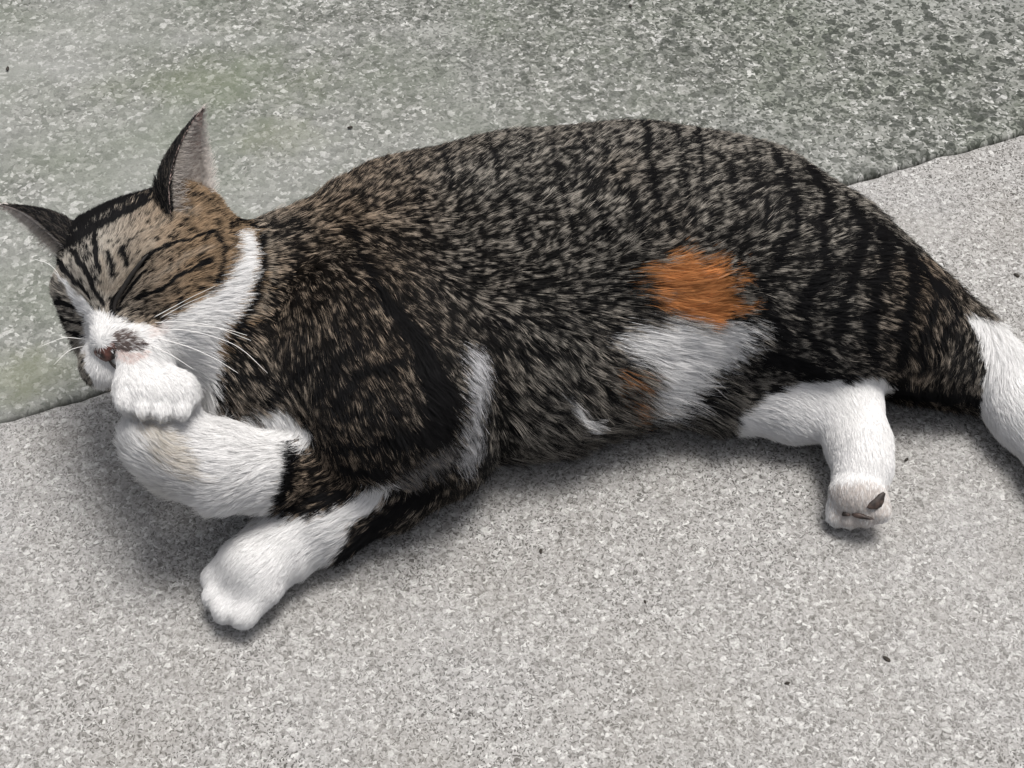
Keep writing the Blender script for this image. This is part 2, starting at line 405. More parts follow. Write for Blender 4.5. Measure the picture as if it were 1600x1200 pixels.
DARK = [   # regions, stroke on the coat chart, half widths, strength
    ((TORSO, HIND_UP), [(1006, 190), (1012, 235), (1022, 285), (1035, 332), (1052, 366)], 5, 4, 1.0),
    ((TORSO, HIND_UP), [(946, 225), (958, 268), (970, 310)], 4, 3, .8),
    ((TORSO,), [(812, 212), (836, 240)], 5, 3, .7),
    ((TORSO,), [(720, 290), (752, 330), (770, 372)], 5, 3, .4),
    ((TORSO, HIND_UP), [(1090, 200), (1098, 250), (1096, 290), (1112, 325), (1110, 370)], 5, 4, .75),
    ((TORSO, HIND_UP), [(1150, 215), (1146, 262), (1160, 305), (1165, 350)], 5, 4, .6),
    ((TORSO, HIND_UP), [(1212, 240), (1230, 275), (1242, 320), (1247, 352), (1226, 380), (1212, 412)], 6, 6, .95),
    ((TORSO, HIND_UP), [(1264, 262), (1290, 300), (1300, 328), (1284, 352), (1288, 390), (1292, 425), (1268, 450), (1252, 485)], 6, 8, 1.0),
    ((HIND_UP,), [(1330, 310), (1352, 360), (1342, 400), (1332, 430), (1318, 470), (1310, 520)], 8, 7, 1.0),
    ((HIND_UP,), [(1378, 360), (1388, 400), (1376, 438), (1368, 464), (1360, 500), (1364, 550)], 8, 7, 1.0),
    ((HIND_UP,), [(1420, 395), (1432, 440), (1420, 480), (1412, 520), (1412, 570)], 8, 7, 1.0),
    ((HIND_UP,), [(1452, 430), (1468, 462), (1452, 500), (1440, 540), (1440, 580)], 6, 4, .9),
    ((HIND_UP,), [(1486, 462), (1496, 490), (1478, 520), (1462, 552), (1462, 590)], 5, 3, .85),
    ((HIND_UP,), [(1512, 498), (1506, 524), (1494, 550), (1490, 590)], 4, 3, .8),
    ((HIND_UP, TAIL), [(1330, 300), (1400, 372), (1470, 448), (1518, 505)], 13, 6, .8),
    ((HIND_UP, TORSO, HIND_LOW), [(1200, 560), (1290, 590), (1380, 612), (1460, 618), (1530, 632)], 16, 11, .9),
    ((HIND_UP, TORSO), [(1190, 440), (1200, 490), (1230, 530)], 9, 14, .75),
    ((HIND_UP, TORSO), [(1262, 480), (1262, 530), (1300, 560)], 10, 10, .8),
    ((TORSO,), [(640, 245), (652, 300), (664, 350)], 5, 4.5, .72),
    ((TORSO,), [(690, 225), (706, 290), (722, 340)], 5, 4.5, .72),
    ((TORSO,), [(760, 210), (778, 270), (800, 330), (815, 380)], 5, 4.5, .72),
    ((TORSO,), [(860, 215), (872, 270), (890, 330), (900, 380)], 5, 4.5, .72),
    ((TORSO,), [(906, 205), (918, 260), (935, 320), (950, 370)], 5, 4.5, .72),
    ((TORSO, HIND_UP), [(982, 300), (1000, 350), (1010, 390)], 5, 4.5, .72),
    ((TORSO, HIND_UP), [(1056, 200), (1064, 250), (1072, 300), (1082, 350)], 5, 4.5, .72),
    ((TORSO, HIND_UP), [(1180, 235), (1190, 280), (1198, 330), (1196, 380)], 5, 4.5, .72),
    ((HIND_UP, TORSO), [(1318, 330), (1322, 370), (1312, 410), (1300, 450)], 3, 4, .6),
    ((HIND_UP,), [(1400, 400), (1404, 440), (1392, 480), (1386, 530)], 3, 4, .6),
    # black fur behind the shoulder, the crease's deep shade painted into it
    ((TORSO, FRONT_UP, NECK), [(552, 345), (566, 398), (582, 436)], 3, 7, .9),
    ((TORSO, FRONT_UP, NECK), [(582, 436), (620, 490), (655, 540), (682, 600), (690, 660)], 8, 30, .88),
    ((TORSO,), [(650, 470), (720, 510), (800, 505)], 14, 10, .75),
    ((FRONT_UP, TORSO), [(580, 700), (630, 690), (690, 680)], 12, 24, .85),
    # swirl on the shoulder
    ((FRONT_UP, TORSO, NECK), [(570, 536), (540, 550), (520, 580), (494, 618)], 4, 6, .9),
    ((FRONT_UP, TORSO, NECK), [(625, 566), (590, 574), (562, 586), (536, 612), (524, 640)], 6, 8, .95),
    ((FRONT_UP, TORSO, NECK), [(508, 560), (466, 578), (442, 606), (420, 620)], 5, 8, .8),
    ((FRONT_UP, TORSO, NECK), [(600, 540), (560, 515), (520, 520)], 3, 3, .6),
    ((FRONT_UP,), [(565, 625), (588, 620), (600, 614)], 5, 4, .8),
    ((FRONT_UP,), [(540, 655), (580, 648), (620, 640)], 5, 6, .8),
    ((FRONT_UP,), [(480, 700), (540, 700), (610, 690)], 6, 8, .8),
    ((FRONT_UP,), [(470, 728), (530, 738), (600, 740)], 7, 8, .95),
    ((FRONT_UP,), [(440, 760), (470, 775), (540, 780)], 6, 6, .9),
    ((FRONT_UP,), [(450, 795), (480, 800), (520, 800)], 4, 3, .9),
    ((FRONT_UP, TORSO), [(540, 868), (600, 812), (680, 768)], 14, 12, .8),
    ((FRONT_LOW, NECK), [(440, 690), (455, 720), (440, 780)], 6, 9, 1.0),
    # neck
    ((NECK, HEAD, TORSO), [(412, 370), (417, 413), (402, 465), (384, 500), (366, 540)], 5, 6, .95),
    ((NECK, TORSO), [(455, 345), (480, 362), (506, 392)], 5, 3, .75),
    ((NECK, TORSO), [(447, 400), (450, 440), (440, 480), (425, 520)], 3, 3, .5),
    ((TORSO, NECK), [(360, 600), (400, 590), (440, 605)], 6, 6, .6),
    # flank shading of the tabby below
    ((TORSO,), [(770, 548), (830, 560), (880, 550)], 9, 6, .6),
    ((TORSO,), [(800, 620), (860, 612), (900, 600)], 6, 4, .55),
    ((TORSO,), [(790, 690), (840, 668), (900, 660)], 8, 4, .6),
    ((HIND_LOW, TORSO), [(1110, 580), (1160, 552), (1220, 548)], 9, 6, .85),
    ((HIND_LOW, TORSO), [(1080, 640), (1120, 622), (1150, 610)], 9, 6, .85),
    # head
    ((HEAD,), [(88, 380), (160, 336), (255, 288)], 15, 13, .60),
    ((HEAD,), [(118, 380), (140, 410), (152, 436)], 14, 9, .50),
    ((HEAD,), [(78, 452), (90, 480), (98, 510)], 10, 8, .45),
    ((HEAD,), [(76, 372), (104, 356), (150, 325), (200, 300), (262, 275)], 9, 9, .95),
    ((HEAD,), [(95, 385), (130, 362), (180, 338), (228, 312)], 7, 6, .8),
    ((HEAD,), [(82, 400), (100, 418), (118, 440), (140, 466)], 5, 3, .85),
    ((HEAD,), [(112, 390), (128, 415), (146, 446), (164, 476)], 5, 3, .85),
    ((HEAD,), [(146, 366), (150, 398), (156, 424)], 6, 3, .75),
    ((HEAD,), [(170, 392), (172, 412), (177, 430)], 3, 3, .9),
    ((HEAD,), [(192, 386), (193, 398), (195, 411)], 5, 4, .8),
    ((HEAD,), [(178, 486), (181, 468), (200, 440), (222, 410), (238, 394)], 4.5, 3, 1.0),
    ((HEAD,), [(240, 392), (272, 380), (308, 369)], 3, 3, .75),
    ((HEAD,), [(188, 484), (196, 462), (212, 440), (228, 424)], 3, 2, .9),
    ((HEAD,), [(308, 369), (336, 362), (350, 382), (350, 412), (338, 440)], 3, 4, .8),
    ((HEAD,), [(212, 466), (256, 450), (292, 424), (332, 405)], 3.5, 3, .85),
    ((HEAD,), [(250, 484), (290, 464), (322, 446)], 3, 3, .6),
    ((HEAD,), [(66, 470), (100, 474), (126, 482)], 4, 3, .95),
    ((HEAD,), [(68, 496), (100, 498), (124, 506)], 4, 3, .85),
    ((HEAD,), [(86, 522), (108, 520), (124, 526)], 3, 3, .8),
    ((HEAD,), [(62, 440), (80, 436), (92, 446)], 3, 3, .6),
    ((HEAD,), [(285, 300), (320, 305), (350, 330)], 5, 4, .5),
    ((HEAD, NECK), [(362, 350), (380, 345), (405, 352)], 6, 6, .6),
]
PALE = [((HEAD,), [(186, 480), (196, 452), (220, 424)], 2.2, 1.5, .8),
        ((HEAD,), [(160, 446), (180, 448), (206, 418), (238, 380)], 7, 6, .6), ((HEAD,), [(158, 400), (162, 430), (168, 455)], 4, 5, .6), ((HEAD,), [(182, 395), (184, 425)], 4, 4, .6),
        ((HEAD,), [(240, 440), (290, 400), (330, 385)], 5, 5, .35), ((HEAD,), [(230, 360), (270, 330), (310, 330)], 6, 8, .25),
        ((NECK, HEAD), [(427, 378), (431, 430), (414, 470), (394, 500)], 4, 3, .8),
        ]

SRGB = lambda r, g, b: np.array([((c / 255 + .055) / 1.055) ** 2.4 if c > 10 else c / 255 / 12.92 for c in (r, g, b)])
C_DARK = np.array((.0042, .0038, .0035)); C_WHITE = np.array((.90, .895, .89)); C_ORANGE = np.array((.62, .275, .10)); C_BROWN = np.array((.055, .026, .018)); C_PINK = np.array((.66, .52, .48)); C_STAIN = np.array((.55, .46, .32))
C_TAN = np.array((.45, .345, .25)); C_GREY = np.array((.42, .388, .340)); C_FACE = np.array((.345, .245, .155))

TINT = [((HEAD,), [(176, 524), (194, 512), (216, 519), (232, 538), (224, 549), (206, 545), (190, 551), (178, 543)], 2, C_BROWN, .9),
        ((HEAD,), [(180, 547), (206, 550), (236, 545), (226, 562), (200, 570), (182, 562)], 3, C_PINK, .7),
        ((FRONT_LOW,), [(215, 655), (262, 660), (290, 690), (320, 745), (290, 750), (240, 715)], 14, C_STAIN, .45),
        ((TORSO, NECK, FRONT_UP), [(732, 550), (746, 542), (760, 574), (762, 620), (750, 660), (752, 700), (738, 740), (720, 740), (724, 704), (734, 650)], 14, np.array((.66, .66, .68)), .95),
        ((FRONT_UP, TORSO), [(600, 770), (640, 735), (700, 700), (725, 700), (700, 730), (650, 760)], 16, np.array((.42, .41, .41)), .45),
        ((HIND_LOW,), [(1300, 768), (1340, 752), (1390, 762), (1394, 800), (1345, 840), (1300, 815)], 8, np.array((.56, .50, .46)), .75),
        ((HEAD,), [(232, 512), (262, 498), (268, 520), (236, 530)], 5, C_PINK, .35)]
def coat(p, region, r0, clump, mid=None):
    """tip colour, root colour of hairs that show at p"""
    n = len(p); mid = p if mid is None else mid; q = chart(p * .55 + mid * .45)
    w1 = np.stack([vnoise(p, 160, 1), vnoise(p, 160, 2)], -1) - .5
    w2 = np.stack([vnoise(p, 420, 3), vnoise(p, 420, 4)], -1) - .5
    head = region == HEAD
    q = q + np.where(head[:, None], 6.0, 10.0) * w1 + np.where(head[:, None], 5.0, 9.0) * w2
    masks = {}
    def near(regs, pts, pad):
        if regs not in masks: masks[regs] = np.isin(region, regs)
        a = np.min(pts, 0) - pad; b = np.max(pts, 0) + pad
        return np.flatnonzero(masks[regs] & (q[:, 0] > a[0]) & (q[:, 0] < b[0]) & (q[:, 1] > a[1]) & (q[:, 1] < b[1]))
    dark = np.zeros(n); white = np.zeros(n); orange = np.zeros(n); pale = np.zeros(n)
    for regs, pts, a, b, s in DARK:
        m = near(regs, pts, 40 + 2 * max(a, b)); soft = np.where(region[m] == HEAD, 2.8, 6.5 + .3 * max(a, b))
        k_ = 1.2 if regs[0] == HEAD else (1.4 if max(a, b) < 10 else 1.0)
        dark[m] = np.maximum(dark[m], s * cover(stroke_sd(q[m], pts, a * k_, b * k_), soft))
    for regs, pts, a, b, s in PALE:
        m = near(regs, pts, 20); pale[m] = np.maximum(pale[m], s * cover(stroke_sd(q[m], pts, a, b), 2.5))
    qs = q; q = q + (chart(mid) - chart(p * .55 + mid * .45))          # patches: every hair has one colour
    for regs, pts, soft in WHITE:
        m = near(regs, pts, 40); white[m] = np.maximum(white[m], cover(poly_sd(q[m], pts), soft))
    for regs, pts, soft, s in ORANGE:
        m = near(regs, pts, 40); orange[m] = np.maximum(orange[m], s * cover(poly_sd(q[m] + 14 * (w1[m] * 2), pts), soft))
    qp, q = q, qs
    # ticked tabby ground colour: grey on the back, warmer on neck, shoulder and hind leg
    warm = np.clip(1.1 - np.abs(q[:, 0] - 520) / 260, 0, 1) * .8 + np.clip(1 - np.abs(q[:, 0] - 1440) / 120, 0, 1) * .9 * (q[:, 1] > 400)
    warm = np.clip(warm + (vnoise(p, 40, 9) - .5) * .5, 0, 1)[:, None]
    base = C_GREY * (1 - warm) + C_TAN * warm
    fl = np.clip((q[:, 0] - 150) / 150, 0, 1)[:, None]
    base = np.where(head[:, None], C_GREY * (1 - fl) + C_FACE * fl, base)
    flank = (np.clip((q[:, 1] - 380) / 150, 0, 1) - 1.5 * np.clip((q[:, 1] - 540) / 60, 0, 1)) * (region == TORSO) * np.clip((1050 - q[:, 0]) / 200, 0, 1)
    tick = vnoise(p, 620, 5) * .62 + clump * .38
    ticklo = np.where(head, .33, .54) + .06 * flank + .05 * (region == HIND_UP) + .08 * (region == FRONT_UP)
    lum = np.clip((tick - ticklo) / .13, 0, 1)
    lum = .02 + .98 * lum * (.6 + .6 * r0)
    col = base * lum[:, None]
    col = col * (1 - pale[:, None]) + np.array((.42, .36, .29)) * pale[:, None]
    d = (dark > .16 + .30 * r0 + .34 * vnoise(p, 480, 8)) * 1.0
    d = np.clip(d, 0, 1)[:, None]
    col = col * (1 - d) + C_DARK * (.7 + .8 * r0[:, None]) * d
    o = ((orange > .08 + .45 * r0 + .45 * clump) & (vnoise(mid, 230, 31) < .40 + .75 * orange))[:, None] * 1.0
    col = col * (1 - o) + C_ORANGE * (.30 + .85 * vnoise(mid, 260, 33)[:, None] + .45 * clump[:, None]) * o
    w = (white > .06 + .55 * r0 + .33 * clump)[:, None] * 1.0
    col = col * (1 - w) + C_WHITE * (.80 + .14 * r0[:, None] + .12 * clump[:, None]) * w
    q = qp
    for regs, pts, soft, tone, amt in TINT:
        m = near(regs, pts, 40); c = np.zeros(n); c[m] = cover(poly_sd(q[m], pts), soft)
        x = ((c > .1 + .8 * r0) * amt * (.4 + .6 * (clump > .3)))[:, None]
        col = col * (1 - x) + tone * x
    isw = np.maximum(w, o)
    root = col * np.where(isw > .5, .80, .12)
    return col, root, w[:, 0], o[:, 0]

# ------------------------------------------------------------------ fur
PA = np.array([p[1] for p in PR]); PB = np.array([p[2] for p in PR]); PRA = np.array([p[3] for p in PR]); PRB = np.array([p[4] for p in PR])
PREG = np.array([p[0] for p in PR]); PLEN = np.array([p[6] for p in PR]); PLIFT = np.array([p[7] for p in PR])
PDIR = norm(PB - PA)
for i, pr in enumerate(PR):
    if pr[8] is not None: PDIR[i] = pr[8]
def fields(v, nrm):
    W = np.empty((len(v), len(PR)))
    for i in range(len(PR)):
        d = PB[i] - PA[i]; w = v - PA[i]; t = np.clip(w @ d / max(d @ d, 1e-12), 0, 1)
        W[:, i] = np.linalg.norm(w - t[:, None] * d, axis=1) - (PRA[i] + (PRB[i] - PRA[i]) * t)
    reg = PREG[W.argmin(1)]
    W = np.exp(-np.maximum(W, 0) / .006); W /= W.sum(1, keepdims=True) + 1e-12
    flow = W @ PDIR; ln = W @ PLEN; lift = W @ PLIFT
    hw = (W * (PREG == HEAD)).sum(1)[:, None]
    away = v - H(0, .058, -.006); away = norm(away) - HU * .12
    flow = flow * (1 - hw) + norm(away) * hw
    flow = flow - nrm * (flow * nrm).sum(1, keepdims=True)
    return reg, norm(flow), ln, lift
def sample(V, F, dens):
    """random points on quads; dens = hairs per square metre for each quad"""
    a, b, c, d = (V[F[:, i]] for i in range(4))
    area = .5 * np.linalg.norm(np.cross(c - a, d - b), axis=1)
    k = rng.poisson(area * dens); fi = np.repeat(np.arange(len(F)), k)
    u = rng.random((len(fi), 1)); w = rng.random((len(fi), 1))
    W = np.concatenate([(1 - u) * (1 - w), u * (1 - w), u * w, (1 - u) * w], 1)
    return fi, W
def grow(root, nrm, flow, ln, lift, npt, clumpsize, clumpamt, bend, curl=.18):
    """strands as (hair, point, xyz) and each hair's clump number"""
    n = len(root)
    d0 = norm(nrm * (lift + .25)[:, None] + flow + rng.normal(0, curl, (n, 3)))
    d1 = norm(flow + nrm * (lift * bend)[:, None] + rng.normal(0, curl, (n, 3)) + np.array((0, 0, -.18)))
    pts = np.empty((n, npt, 3)); pts[:, 0] = root - nrm * np.minimum(.0006, ln * .06)[:, None]
    for i in range(1, npt):
        t = i / (npt - 1)
        pts[:, i] = pts[:, i - 1] + norm(d0 * (1 - t) + d1 * t) * (ln / (npt - 1))[:, None]
    m = max(4, int(n * clumpsize)); sel = rng.choice(n, m, replace=False)
    kd = KDTree(m)
    for i, s in enumerate(sel): kd.insert(root[s], i)
    kd.balance()
    own = np.fromiter((kd.find(r)[1] for r in root), np.int64, n)
    c = sel[own]
    for i in range(1, npt):
        t = i / (npt - 1)
        amt = clumpamt * t ** 1.3
        far = np.linalg.norm(root[c] - root, axis=1)
        a = (amt * (far < .008))[:, None] if np.isscalar(amt) else (amt * (far < .008))[:, None]
        pts[:, i] += (pts[c, i] - pts[:, i]) * a
    pts[:, :, 2] = np.maximum(pts[:, :, 2], .0006)
    return pts, own
def link_fur(name, pts, col, rad, nrm, mat, parent):
    n, k, _ = pts.shape
    cu = bpy.data.hair_curves.new(name)
    cu.add_curves([k] * n)
    cu.position_data.foreach_set('vector', pts.astype(np.float32).ravel())
    ra = cu.attributes.get('radius') or cu.attributes.new('radius', 'FLOAT', 'POINT')
    ra.data.foreach_set('value', rad.astype(np.float32).ravel())
    ca = cu.attributes.new('coat', 'FLOAT_COLOR', 'POINT')
    ca.data.foreach_set('color', np.concatenate([col, np.ones((n, k, 1))], 2).astype(np.float32).ravel())
    na = cu.attributes.new('lie', 'FLOAT_VECTOR', 'CURVE')
    na.data.foreach_set('vector', nrm.astype(np.float32).ravel())
    cu.materials.append(mat)
    o = bpy.data.objects.new(name, cu); COL.objects.link(o); o.parent = parent
    return o
def fur_material():
    t = NT('fur')
    a = t.add('ShaderNodeAttribute', attribute_name='coat'); b = t.add('ShaderNodeAttribute', attribute_name='lie')
    d = t.add('ShaderNodeBsdfDiffuse'); t.link(a.outputs['Color'], d.inputs['Color']); t.link(b.outputs['Vector'], d.inputs['Normal'])
    tr = t.add('ShaderNodeBsdfTranslucent'); t.link(a.outputs['Color'], tr.inputs['Color']); t.link(b.outputs['Vector'], tr.inputs['Normal'])
    m = t.add('ShaderNodeMixShader'); m.inputs[0].default_value = .12; t.link(d.outputs[0], m.inputs[1]); t.link(tr.outputs[0], m.inputs[2])
    h = t.add('ShaderNodeBsdfHair', component='Reflection'); h.inputs['Color'].default_value = (.9, .92, 1, 1)
    h.inputs['RoughnessU'].default_value = .35; h.inputs['RoughnessV'].default_value = .6
    m2 = t.add('ShaderNodeMixShader'); m2.inputs[0].default_value = .012; t.link(m.outputs[0], m2.inputs[1]); t.link(h.outputs[0], m2.inputs[2])
    t.link(m2.outputs[0], t.out.inputs[0]); return t.m
MAT_FUR = fur_material()

BN = np.empty(len(BV) * 3, np.float32); me.vertices.foreach_get('normal', BN); BN = BN.reshape(-1, 3).astype(float)
VREG, VFLOW, VLEN, VLIFT = fields(BV, BN)
VC = chart(BV)
# longer hair on belly, groin and the orange tuft
VLEN = VLEN + .010 * cover(poly_sd(VC, [(960, 400), (1170, 395), (1180, 520), (1080, 690), (1000, 690), (940, 560)]), 20) * np.isin(VREG, (TORSO, HIND_LOW))
VLEN = VLEN + .006 * cover(poly_sd(VC, [(690, 600), (1010, 570), (1010, 740), (690, 780)]), 30) * (VREG == TORSO)
VLEN = VLEN + .004 * cover(poly_sd(VC, [(690, 530), (780, 530), (780, 760), (690, 760)]), 15) * (VREG == TORSO)
VLEN = VLEN * (1 - .6 * (VREG == HIND_LOW) * cover(poly_sd(VC, [(1345, 540), (1460, 540), (1460, 660), (1345, 660)]), 15))
vw = coat(BV, VREG, np.full(len(BV), .5), np.full(len(BV), .5))
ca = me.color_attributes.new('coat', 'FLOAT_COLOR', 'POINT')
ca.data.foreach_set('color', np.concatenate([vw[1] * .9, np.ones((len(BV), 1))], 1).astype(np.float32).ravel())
ts = NT('skin'); asn = ts.add('ShaderNodeAttribute', attribute_name='coat'); ps = ts.add('ShaderNodeBsdfPrincipled', i_Roughness=.9)
ts.link(asn.outputs['Color'], ps.inputs['Base Color']); ts.link(ps.outputs[0], ts.out.inputs[0])
me.materials.append(ts.m)

FQ = 1.0
def body_fur():
    ql = VLEN[BF].mean(1); qn = BN[BF].mean(1); qz = BV[BF][:, :, 2].mean(1); qr = VREG[BF[:, 0]]
    dens = 2.7e6 * (.012 / ql) ** .75 * FQ
    dens = np.where(qr == HEAD, dens * 1.25, dens)
    dens = np.where((qz < .004) & (qn[:, 2] < -.2), 0, dens)
    fi, W = sample(BV, BF, dens)
    q = BF[fi]; mixf = lambda A: (A[q] * W[:, :, None]).sum(1)
    root, nrm, flow = mixf(BV), norm(mixf(BN)), norm(mixf(VFLOW))
    ln = (VLEN[q] * W).sum(1); lift = (VLIFT[q] * W).sum(1); reg = VREG[q[np.arange(len(q)), W.argmax(1)]]
    n = len(root)
    sw = (vnoise(root, 90, 11) - .5)[:, None]; sw2 = (vnoise(root, 35, 12) - .5)[:, None]
    side = np.cross(nrm, flow)
    flow = norm(flow + side * (sw * .9 + sw2 * .8) * np.clip(ln / .012, .2, 1)[:, None])
    ln = ln * rng.uniform(.7, 1.2, n) * (.8 + .4 * vnoise(root, 120, 13))
    names = {TORSO: 'torso_fur', NECK: 'neck_fur', HEAD: 'head_fur', FRONT_UP: 'foreleg_fur', FRONT_LOW: 'foreleg_fur', HIND_UP: 'hind_leg_fur', HIND_LOW: 'hind_leg_fur', TAIL: 'tail_fur'}
    labels = {TORSO: 'dark ticked tabby fur on back and belly with an orange patch', HEAD: 'short tabby face fur with white muzzle and blaze',
              FRONT_UP: 'striped dark fur ending in a white paw', FRONT_LOW: 'all white fur on the folded foreleg',
              HIND_UP: 'black barred brown fur on the stretched hind leg', HIND_LOW: 'white fur on the bent hind foot'}
    tot = 0
    for r in range(8):
        s = np.where(reg == r)[0]
        if len(s) < 10: continue
        short = np.median(ln[s]) < .007
        npt = 4 if short else 6
        pts, own = grow(root[s], nrm[s], flow[s], ln[s], lift[s], npt, .16 if short else .17, np.clip((ln[s] - .002) / .014, .1, .70), .45, .16)
        cl = rng.random(own.max() + 1)[own]; r0 = rng.random(len(s))
        col = np.empty((len(s), npt, 3))
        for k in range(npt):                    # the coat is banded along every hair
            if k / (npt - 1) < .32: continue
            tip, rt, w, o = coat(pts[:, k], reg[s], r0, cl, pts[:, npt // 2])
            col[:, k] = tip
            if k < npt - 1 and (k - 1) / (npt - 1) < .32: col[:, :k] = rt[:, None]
        base = np.where(ln[s] < .007, .00009, .00009) * rng.uniform(.7, 1.2, len(s)) / math.sqrt(FQ)
        rad = base[:, None] * (1 - np.linspace(0, 1, npt)[None] ** 2 * .8)
        o_ = link_fur(names[r], pts, col, rad, norm(nrm[s] + .55 * (np.array((0, 0, 1.)) - flow[s] * flow[s][:, 2:3]) + rng.normal(0, .22, (len(s), 3)) + .25 * (vnoise(root[s], 500, 21) - .5)[:, None] * side[s]), MAT_FUR, cat)
        if r in labels: o_['label'] = labels[r]
        tot += len(s)
    print('hairs', tot)
if not CLAY: body_fur()
# ------------------------------------------------------------------ face: ears, nose, lids, mouth, whiskers; pads
from mathutils.bvhtree import BVHTree
BVH = BVHTree.FromPolygons([Vector(v) for v in BV], [tuple(int(i) for i in q) for q in BF])
def on_body(px, py, out=0.0):
    d = FWD + RIGHT * (px - 800) / FPX - UPV * (py - 600) / FPX
    loc, nrm, _, _ = BVH.ray_cast(Vector(CAM), Vector(d).normalized())
    return np.array(loc) + np.array(nrm) * out, np.array(nrm)
def tube(path, r0, r1, seg=6, mid=None):
    path = np.array(path); n = len(path); V = []; F = []
    for i in range(n):
        d = norm(path[min(i + 1, n - 1)] - path[max(i - 1, 0)]); a = norm(np.cross(d, (.31, .17, .93))); b = np.cross(d, a)
        t = i / (n - 1); r = r0 + (r1 - r0) * t if mid is None else (r0 * (1 - t) + r1 * t) + (mid - (r0 + r1) / 2) * math.sin(math.pi * t)
        for k in range(seg):
            w = 2 * math.pi * k / seg; V.append(path[i] + (a * math.cos(w) + b * math.sin(w)) * r)
    for i in range(n - 1):
        for k in range(seg):
            F.append((i * seg + k, i * seg + (k + 1) % seg, (i + 1) * seg + (k + 1) % seg, (i + 1) * seg + k))
    F.append(tuple(range(seg))[::-1]); F.append(tuple((n - 1) * seg + k for k in range(seg)))
    return V, F
def spline(pts, n):
    pts = np.array(pts, float); P_ = np.concatenate([[2 * pts[0] - pts[1]], pts, [2 * pts[-1] - pts[-2]]]); out = []
    for t in np.linspace(0, len(pts) - 1 - 1e-6, n):
        i = int(t); u = t - i; a, b, c, d = P_[i:i + 4]
        out.append(.5 * (2 * b + (c - a) * u + (2 * a - 5 * b + 4 * c - d) * u * u + (3 * b - a - 3 * c + d) * u ** 3))
    return np.array(out)
def plain(name, stops, scale, rough, spec=.4):
    t = NT(name); n = t.add('ShaderNodeTexNoise', i_Scale=scale, i_Detail=3.0); co = t.add('ShaderNodeTexCoord'); t.link(co.outputs['Object'], n.inputs['Vector'])
    p = t.add('ShaderNodeBsdfPrincipled', i_Roughness=rough); p.inputs['Specular IOR Level'].default_value = spec
    t.link(t.ramp(n.outputs[0], stops), p.inputs['Base Color'])
    b = t.add('ShaderNodeBump', i_Strength=.4, i_Distance=.0004); t.link(n.outputs[0], b.inputs['Height']); t.link(b.outputs[0], p.inputs['Normal'])
    t.link(p.outputs[0], t.out.inputs[0]); return t.m
MAT_NOSE = plain('nose_leather', [(.40, (.012, .007, .006)), (.50, (.055, .022, .017)), (.7, (.12, .05, .04))], 260, .45)
MAT_LID = plain('dark_skin', [(.3, (.006, .005, .004)), (.7, (.014, .011, .009))], 300, .5)
MAT_PAD = plain('paw_pad', [(.40, (.020, .014, .012)), (.60, (.075, .050, .042))], 240, .6)
MAT_EAR = plain('ear_skin', [(.3, (.42, .30, .27)), (.7, (.55, .42, .38))], 120, .7)
MAT_WHISKER = plain('whisker', [(.3, (.80, .79, .76)), (.7, (.86, .85, .83))], 50, .4)

